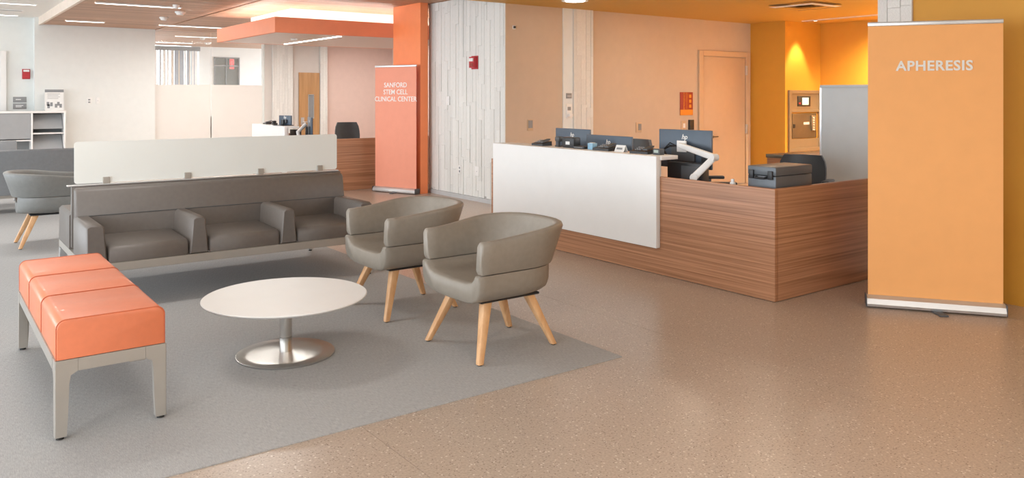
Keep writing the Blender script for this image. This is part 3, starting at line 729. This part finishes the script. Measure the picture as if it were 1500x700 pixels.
bm = bmesh.new(); bx(bm, -.05, -.0125, -.25, -.20, .17, .24, .004); tube(bm, [(-.05, -.22, .20), (-.07, -.24, .16), (-.05, -.21, .15)], .005, 6); obj('port_cover', bm, 'black_plastic', m3)
def simple(name, label, cat, loc, rz=0, group=None): return thing(name, label, cat, loc, rz, group)
pc = simple('desktop_computer', 'black computer case under the monitor arm beside the white ledge', 'computer', (5.32, 4.66, T), .1)
box('case', (-.05, .05, -.16, .20, .008, .205), 'black_plastic', pc, bev=.006); box('front_grille', (-.056, -.0505, -.13, .05, .03, .18), 'dark_grey', pc)
for y in (-.12, .16): box('foot', (-.04, .04, y-.01, y+.01, 0, .0075), 'rubber', pc)
Z = .9945
def terminal(label, loc, rz, sx=1.0):
    t = simple('desk_phone', label, 'phone', loc, rz)
    bm = bmesh.new(); loft(bm, [[(x, -.09*sx, z) for x, z in ((-.06, 0), (.06, 0), (.06, .045), (-.06, .02))], [(x, .09*sx, z) for x, z in ((-.06, 0), (.06, 0), (.06, .045), (-.06, .02))]]); obj('body', bm, 'black_plastic', t)
    bm = bmesh.new(); loft(bm, [[(-.05, -.08*sx, .032), (.045, -.08*sx, .055), (.05, -.08*sx, .070), (-.05, -.08*sx, .046)], [(-.05, -.035*sx, .032), (.045, -.035*sx, .055), (.05, -.035*sx, .070), (-.05, -.035*sx, .046)]]); obj('handset', bm, 'dark_grey', t)
    bm = bmesh.new()
    for a in range(3):
        for b in range(3): bx(bm, -.03+a*.025, -.015+a*.025, .0+b*.025, .015+b*.025, .03+a*.009, .037+a*.009)
    obj('keypad', bm, 'grey_sign', t)
terminal('black desk phone at the far end of the white ledge', (5.1, 6.42, Z), 0)
terminal('black desk phone on the ledge in front of the wide monitor', (5.1, 5.48, Z), 0, 1.2)
terminal('flat black device on the ledge near the monitor arm', (5.1, 5.0, Z), .1, 1.1)
def blob(name, label, cat, loc, parts, rz=0):
    t = simple(name, label, cat, loc, rz)
    for nm, d_, m, bv in parts: box(nm, d_, m, t, bev=bv)
blob('webcam', 'small round webcam on a foot beside the far monitor', 'webcam', (5.12, 6.17, Z), (('foot', (-.03, .03, -.03, .03, 0, .012), 'black_plastic', .004), ('stem', (-.008, .008, -.008, .008, .012, .05), 'black_plastic', 0), ('head', (-.03, .03, -.035, .035, .05, .10), 'dark_grey', .014)))
blob('docking_station', 'black docking box with white sticker below the far monitor', 'electronics', (5.13, 5.99, Z), (('body', (-.05, .04, -.09, .09, 0, .10), 'black_plastic', .012), ('sticker', (-.0515, -.0502, -.03, .03, .03, .06), 'paper', 0)))
blob('card_reader', 'black flat card reader lying on the ledge beside the blue box', 'card reader', (5.1, 5.80, Z), (('body', (-.05, .05, -.08, .08, 0, .025), 'black_plastic', .006), ('slot', (-.0515, -.0502, -.06, .06, .010, .015), 'grey_sign', 0)))
blob('tissue_box', 'small blue box standing on the white ledge', 'box', (5.1, 5.655, Z), (('carton', (-.03, .03, -.035, .035, 0, .06), 'blue_box', .003), ('lid_strip', (-.02, .02, -.02, .02, .06, .064), 'paper', 0)))
t = simple('tent_card', 'small folded white card standing on the ledge', 'card', (5.1, 5.27, Z))
bm = bmesh.new(); loft(bm, [[(-.03, y, .0), (-.028, y, 0), (0, y, .055), (.028, y, 0), (.03, y, 0), (0, y, .060)] for y in (-.06, .06)]); obj('folded_sheet', bm, 'paper', t)
box('print_patch', (-.002, -.001, -.035, .035, -.03, -.012), 'print_grey', t, loc=(-.012, 0, .048), rot=(0, .46, 0))
blob('stamp_pad', 'small black box with pale green label at the ledge end', 'box', (5.1, 4.815, Z), (('body', (-.03, .03, -.04, .04, 0, .05), 'dark_grey', .004), ('display', (-.032, -.0305, -.025, .025, .018, .042), 'green_grey', 0)))
# grey lockbox on the desk corner
lb = simple('lockbox', 'grey metal lockbox with black latches on the desk corner', 'box', (5.13, 3.665, T))
box('body', (0, .46, 0, .25, .004, .175), 'lockbox', lb, bev=.006); box('lid', (-.002, .462, -.002, .252, .178, .245), 'lockbox', lb, bev=.008)
for y in (.02, .19): box('latch', (-.020, -.0025, y, y+.04, .15, .215), 'black_plastic', lb, bev=.004)
bm = bmesh.new(); tube(bm, [(-.003, .075, .165), (-.028, .08, .160), (-.03, .125, .158), (-.028, .165, .160), (-.003, .17, .165)], .009, 8); obj('handle', bm, 'black_plastic', lb, smooth=True)
for x in (.03, .43):
    for y in (.03, .22): box('foot', (x-.012, x+.012, y-.012, y+.012, 0, .004), 'rubber', lb)
bt = simple('dispenser_bottle', 'small clear dispenser beside the grey lockbox', 'bottle', (5.10, 4.035, T))
bm = bmesh.new(); lathe(bm, [(.02, 0), (.022, .01), (.022, .10), (.012, .112)], 16); obj('bottle_body', bm, 'paper', bt, smooth=True); bm = bmesh.new(); lathe(bm, [(.012, .1125), (.014, .12), (.014, .13), (.006, .132)], 12); obj('pump', bm, 'white_plastic', bt, smooth=True)

# ---------------------------------------------------------------- office chairs (back at local +X)
def office_chair(label, loc, rz, top=.95, m='black_plastic', group='office chairs'):
    t = thing('office_chair', label, 'chair', loc, rz, group)
    bm = bmesh.new(); secs = []
    for k in range(7):
        f = k/6; z = .56+(top-.56)*f; wdt = .20+.025*math.sin(PI*f)-.05*max(0, f-.8)*5*.5; x = .22+.06*f
        ring = []
        for a in range(9):
            s = -1+2*a/8; ring.append((x-.05*s*s+.0, s*wdt, z))
        for a in range(8, -1, -1):
            s = -1+2*a/8; ring.append((x-.05*s*s+.045, s*wdt, z))
        secs.append(ring)
    loft(bm, secs); obj('backrest', bm, m, t, smooth=50)
    box('seat', (-.25, .22, -.24, .24, .44, .52), m, t, bev=.03)
    bm = bmesh.new(); tube(bm, [(.10, 0, .43), (.28, 0, .43), (.315, 0, .60)], .022, 8); obj('back_bracket', bm, 'dark_grey', t, smooth=True)
    for s in (-1, 1):
        bm = bmesh.new(); tube(bm, [(.02, s*.24, .46), (.02, s*.29, .48), (.02, s*.29, .68)], .016, 8); ar = obj('arm_post', bm, 'dark_grey', t, smooth=True)
        box('arm_pad', (-.12, .12, s*.29-.035, s*.29+.035, .681, .71), m, ar, bev=.01)
    bm = bmesh.new(); cyl(bm, (0, 0, .10), (0, 0, .44), .025, n=14); obj('gas_column', bm, 'dark_grey', t, smooth=True)
    for k in range(5):
        a = 2*PI*k/5; c, s = math.cos(a), math.sin(a)
        bm = bmesh.new(); tube(bm, [(0, 0, .11), (.16*c, .16*s, .10), (.29*c, .29*s, .072)], .02, 8); lg = obj('base_spoke', bm, 'black_plastic', t, smooth=True)
        bm = bmesh.new(); cyl(bm, (.29*c-.02*s, .29*s+.02*c, .028), (.29*c+.02*s, .29*s-.02*c, .028), .028, n=14); obj('castor', bm, 'rubber', lg, smooth=True)
    return t
office_chair('black office chair with its back showing beside the grey partition', (6.76, 4.60, 0), math.radians(20), .92)
office_chair('black office chair tucked behind the monitor with the white arm', (6.12, 5.02, 0), math.radians(140), .80)
office_chair('dark office chair behind the wide low monitor', (6.15, 6.35, 0), math.radians(0), 1.02, 'dark_grey')
office_chair('black and grey office chair behind the distant reception desk', (6.2, 13.25, 0), math.radians(82), 1.02, 'dark_grey')

# ---------------------------------------------------------------- bay behind the desk
pt = simple('partition_screen', 'tall pale blue-grey partition standing behind the orange banner', 'partition', (7.6, 4.03, 0))
box('panel', (0, .04, .02, .84, .05, 1.58), 'partition', pt); box('top_rail', (-.004, .044, .0, .86, 1.58, 1.61), 'partition', pt, bev=.004)
box('edge_post', (-.004, .044, .84, .86, .05, 1.58), 'alu_light', pt); box('edge_post', (-.004, .044, 0, .02, .05, 1.58), 'alu_light', pt)
for y in (.06, .76): box('foot', (-.14, .18, y, y+.05, 0, .05), 'alu', pt, bev=.006)
cr = simple('credenza', 'low wood credenza with dark top behind the grey partition', 'cabinet', (7.5, 5.02, 0))
box('carcass', (0, 1.5, 0, .45, .08, .82), 'veneer', cr); box('top', (-.01, 1.51, -.01, .46, .821, .86), 'steel_dark', cr, bev=.003); box('plinth', (.03, 1.47, .03, .42, 0, .08), 'black_plastic', cr)
for k in range(3):
    dd = box('door', (.01+k*.495, .50+k*.495, -.02, -.0005, .09, .81), 'veneer', cr, bev=.002); box('handle', (.40+k*.495, .412+k*.495, -.035, -.0205, .6, .75), 'alu_light', dd)
# recessed equipment panel in the niche wall
eq = simple('equipment_panel', 'recessed wall panel with small screen and dark hatch in the orange niche', 'wall panel', (11.66, 8.1, .56))
bm = bmesh.new()
for d_ in ((0, .06, 0, 1.03), (.85, .91, 0, 1.03), (.06, .85, 0, .06), (.06, .85, .97, 1.03), (.06, .85, .66, .70)): bx(bm, d_[0], d_[1], -.04, -.001, d_[2], d_[3], .004)
obj('frame', bm, 'panel_tan', eq)
up = box('upper_fascia', (.06, .85, -.02, -.0015, .70, .97), 'panel_tan', eq)
sc_ = box('screen_bezel', (.24, .60, -.035, -.0205, .76, .93), 'black_plastic', up, bev=.004); box('screen_face', (.36, .54, -.037, -.0355, .785, .905), 'screen_glow', up); box('button', (.26, .31, -.04, -.0355, .80, .82), 'red', up)
ht = box('hatch_door', (.10, .80, -.02, -.0015, .22, .64), 'steel_dark', eq, bev=.003)
box('latch', (.13, .17, -.035, -.0205, .40, .46), 'black_plastic', ht); box('name_plate', (.42, .58, -.022, -.0205, .45, .49), 'coral_trim', ht); box('fittings', (.63, .74, -.05, -.0205, .34, .60), 'panel_tan', ht, bev=.006)
bm = bmesh.new()
for k in range(6): cyl(bm, (.66+.0*k, -.05, .36+.04*k), (.66, -.065, .36+.04*k), .012, n=10)
obj('knob', bm, 'coral_trim', ht)
box('lower_panel', (.06, .85, -.02, -.0015, .06, .21), 'panel_tan', eq)

# ---------------------------------------------------------------- wall devices
def plate_x(name, label, cat, x, y, z, wd, h, m, extra=(), d=.012):   # on a wall facing -X, centred at y
    t = thing(name, label, cat, (x, y, z)); box('plate', (-d, -.0005, -wd/2, wd/2, 0, h), m, t, bev=.003)
    for nm, d_, mm in extra: box(nm, d_, mm, t)
    return t
def plate_y(name, label, cat, x, y, z, wd, h, m, extra=(), d=.012):   # on a wall facing -Y, centred at x
    t = thing(name, label, cat, (x, y, z)); box('plate', (-wd/2, wd/2, -d, -.0005, 0, h), m, t, bev=.003)
    for nm, d_, mm in extra: box(nm, d_, mm, t)
    return t
WX = 6.384
fa = plate_x('fire_alarm', 'red fire alarm strobe on the stone-clad wall', 'fire alarm', WX, 9.56, 1.875, .16, .19, 'red', (('strobe', (-.075, -.0605, -.05, .05, .11, .155), 'paper'), ('housing', (-.06, -.0125, -.065, .065, .02, .175), 'red'), ('horn', (-.066, -.0605, -.045, .045, .035, .09), 'red_sign')))
plate_x('light_switch', 'blank white plate at chest height on the stone-clad wall', 'switch', WX, 10.28, 1.36, .09, .13, 'white_plastic', (('rocker', (-.016, -.0125, -.02, .02, .03, .10), 'white_lam'),))
plate_x('wall_outlet', 'white power outlet low on the stone wall nearer the pillar', 'outlet', WX, 9.95, .36, .08, .12, 'white_plastic', (('socket', (-.014, -.0125, -.015, .015, .02, .05), 'print_grey'), ('socket', (-.014, -.0125, -.015, .015, .07, .10), 'print_grey')))
plate_x('wall_outlet', 'blank white plate low on the stone wall nearer the desk', 'outlet', WX, 9.5, .36, .11, .14, 'white_plastic', (('screw', (-.014, -.0125, -.005, .005, .06, .07), 'print_grey'),))
WY = 8.79
plate_y('wall_sensor', 'small dark round sensor high on the peach wall', 'sensor', 6.5, WY, 2.40, .05, .05, 'white_plastic', (('lens', (-.015, .015, -.03, -.0125, .01, .04), 'black_plastic'),))
plate_y('thermostat', 'wall thermostat with grey face beside the stone-clad corner', 'thermostat', 6.775, WY, 1.02, .10, .15, 'peach_door', (('display', (-.035, .035, -.02, -.0125, .035, .14), 'grey_sign'),))
plate_y('thermostat', 'wall thermostat with dark display in the middle of the peach wall', 'thermostat', 8.87, WY, .94, .12, .15, 'peach_door', (('display', (-.015, .045, -.02, -.0125, .03, .13), 'print_grey'),))
plate_y('room_sign', 'small grey room sign on the white jamb', 'sign', 7.46, 8.775, 1.46, .10, .075, 'grey_sign', (('text_line', (-.035, .035, -.0135, -.0125, .03, .036), 'paper'),))
plate_y('sanitizer_dispenser', 'white sanitizer dispenser below the grey room sign', 'dispenser', 7.46, 8.775, 1.18, .10, .20, 'white_plastic', (('nozzle', (-.03, .03, -.06, -.0125, .02, .06), 'white_lam'), ('label', (-.03, .03, -.0135, -.0125, .11, .16), 'grey_sign')))
plate_y('card_access', 'dark card reader on the white jamb', 'card reader', 7.485, 8.775, .86, .05, .17, 'black_plastic', (('light', (-.01, .01, -.0135, -.0125, .13, .14), 'blue_box'),))
rs = plate_y('emergency_sign', 'dark red emergency sign with orange lower band on the peach wall', 'sign', 9.945, WY, 1.185, .30, .37, 'red_sign', (('lower_band', (-.149, .149, -.0135, -.0125, .001, .09), 'orange_sign'), ('divider', (.0, .005, -.0135, -.0125, .10, .36), 'orange_sign')))
text('lettering', 'EMERGENCY', .048, 'orange_sign', rs, (-.06, -.0130, .23), (PI/2, -PI/2, 0), .001)
for k in range(3): box('pictogram', (.06, .11, -.0140, -.0125, .12+.08*k, .17+.08*k), 'orange_sign', rs)
plate_y('light_switch', 'white light switch below the dark red sign', 'switch', 9.88, WY, .955, .11, .14, 'peach_door', (('rocker', (-.02, .03, -.016, -.0125, .03, .10), 'paper'),))
plate_y('card_access', 'black card reader with red light beside the peach door', 'card reader', 10.05, WY, .95, .11, .16, 'black_plastic', (('light', (-.04, .04, -.0135, -.0125, .145, .153), 'exit_red'),), .03)
plate_y('wall_outlet', 'white power outlet on the white rear wall', 'outlet', 2.83, 18.5, 1.33, .10, .13, 'white_plastic', (('socket', (-.02, .02, -.014, -.0125, .02, .05), 'print_grey'), ('socket', (-.02, .02, -.014, -.0125, .07, .10), 'print_grey')))
plate_y('light_switch', 'blank white plate beside the outlet on the white rear wall', 'switch', 2.99, 18.5, 1.33, .07, .13, 'white_plastic', (('screw', (-.005, .005, -.014, -.0125, .06, .07), 'print_grey'),))
plate_y('fire_alarm', 'red fire alarm on the pale wall above the grey signs', 'fire alarm', 1.74, 18.75, 1.83, .14, .20, 'red', (('housing', (-.055, .055, -.05, -.0125, .02, .14), 'red'), ('strobe', (-.05, .05, -.055, -.0125, .145, .185), 'paper')))
plate_y('room_sign', 'upper grey room sign on the pale wall', 'sign', 1.63, 18.75, 1.365, .23, .11, 'grey_sign', (('text_line', (-.07, .02, -.0135, -.0125, .05, .065), 'paper'),))
plate_y('room_sign', 'lower grey room sign on the pale wall above the shelving', 'sign', 1.63, 18.75, 1.235, .23, .11, 'grey_sign', (('text_line', (-.07, .06, -.0135, -.0125, .06, .075), 'paper'), ('text_line', (-.07, .03, -.0135, -.0125, .035, .05), 'paper')))

# ---------------------------------------------------------------- shelving, poster
sh = simple('shelf_unit', 'low grey and white shelving unit against the rear wall', 'shelf', (.60, 18.08, 0))
box('back', (0, 1.74, .36, .38, .06, 1.16), 'shelf_grey', sh); box('top', (-.01, 1.76, 0, .38, 1.16, 1.20), 'white_lam', sh, bev=.003)
for x in (0, 1.16, 1.72): box('upright', (x, x+.03, 0, .36, 0, 1.16), 'white_lam', sh, bev=.002)
for x0, x1, z in ((.03, 1.16, .62), (1.19, 1.72, .75), (1.19, 1.72, .35), (.03, 1.16, .06), (1.19, 1.72, .06)): box('shelf_board', (x0, x1, .01, .36, z, z+.025), 'white_lam', sh)
box('front_panel', (.035, 1.155, .015, .03, .665, 1.155), 'shelf', sh)
for z in (.45, .85):
    bm = bmesh.new(); loft(bm, [[(x, .05, z), (x, .07, z), (x, .33, z+.28), (x, .31, z+.28)] for x in (1.20, 1.71)]); obj('slanted_display', bm, 'shelf', sh)
po = simple('poster_stand', 'small grey and white notice standing on the shelving unit', 'notice', (2.18, 18.3, 1.2005))
box('sheet', (-.165, .165, 0, .008, .012, .42), 'paper', po); box('header', (-.165, .165, -.002, -.0003, .365, .42), 'print_grey', po); box('holder_base', (-.165, .165, -.05, .05, 0, .012), 'white_plastic', po)
for k in range(4): box('text_line', (-.12, .10-.03*(k % 2), -.0015, -.0003, .33-.03*k, .337-.03*k), 'grey_sign', po)
for x, z in ((-.10, .05), (-.05, .09), (.03, .06), (.07, .10), (.11, .06), (-.11, .10)): box('printed_picture', (x-.022, x+.022, -.0018, -.0003, z, z+.075), 'print_grey', po)
gc = simple('side_chair', 'pale grey chair back just showing beside the shelving', 'chair', (.95, 13.2, G))
box('backrest', (-.25, .18, .20, .24, .50, .86), 'shelf', gc, bev=.018); box('seat', (-.25, .18, -.22, .20, .42, .47), 'shelf', gc, bev=.015)
for x in (-.22, .15):
    for y in (-.19, .22):
        bm = bmesh.new(); cyl(bm, (x, y, 0), (x, y, .42 if y < 0 else .50), .014, n=10); obj('leg', bm, 'alu_light', gc)

# ---------------------------------------------------------------- second desk devices
monitor('tilted black screen on the ledge of the distant desk', (5.0, 13.25, Z), math.radians(20), .30, .16, .17, group='distant desk monitors')
m5 = monitor('dark monitor on a white arm at the distant desk', (5.22, 12.72, T), math.radians(-15), .5, .34, .42, group='distant desk monitors')
bm = bmesh.new(); tube(bm, [(-.18, -.05, .02), (-.20, -.02, .18), (-.06, .12, .30)], .03, 8); obj('arm', bm, 'white_plastic', m5, smooth=True)
terminal('black desk phone on the ledge of the distant desk', (5.0, 14.1, Z), 0)
blob('card_reader', 'small black reader on the distant desk ledge beside the tilted screen', 'card reader', (4.98, 13.72, Z), (('body', (-.04, .04, -.06, .06, 0, .03), 'black_plastic', .008), ('head', (-.03, .03, -.02, .05, .03, .07), 'black_plastic', .01)))
pc2 = simple('desktop_computer', 'black computer case on the distant desk worktop', 'computer', (5.2, 13.35, T)); box('case', (-.05, .05, -.18, .10, .006, .20), 'black_plastic', pc2, bev=.006); box('front_grille', (-.056, -.0505, -.15, .05, .03, .17), 'dark_grey', pc2)
for y in (-.14, .06): box('foot', (-.04, .04, y-.01, y+.01, 0, .0055), 'rubber', pc2)
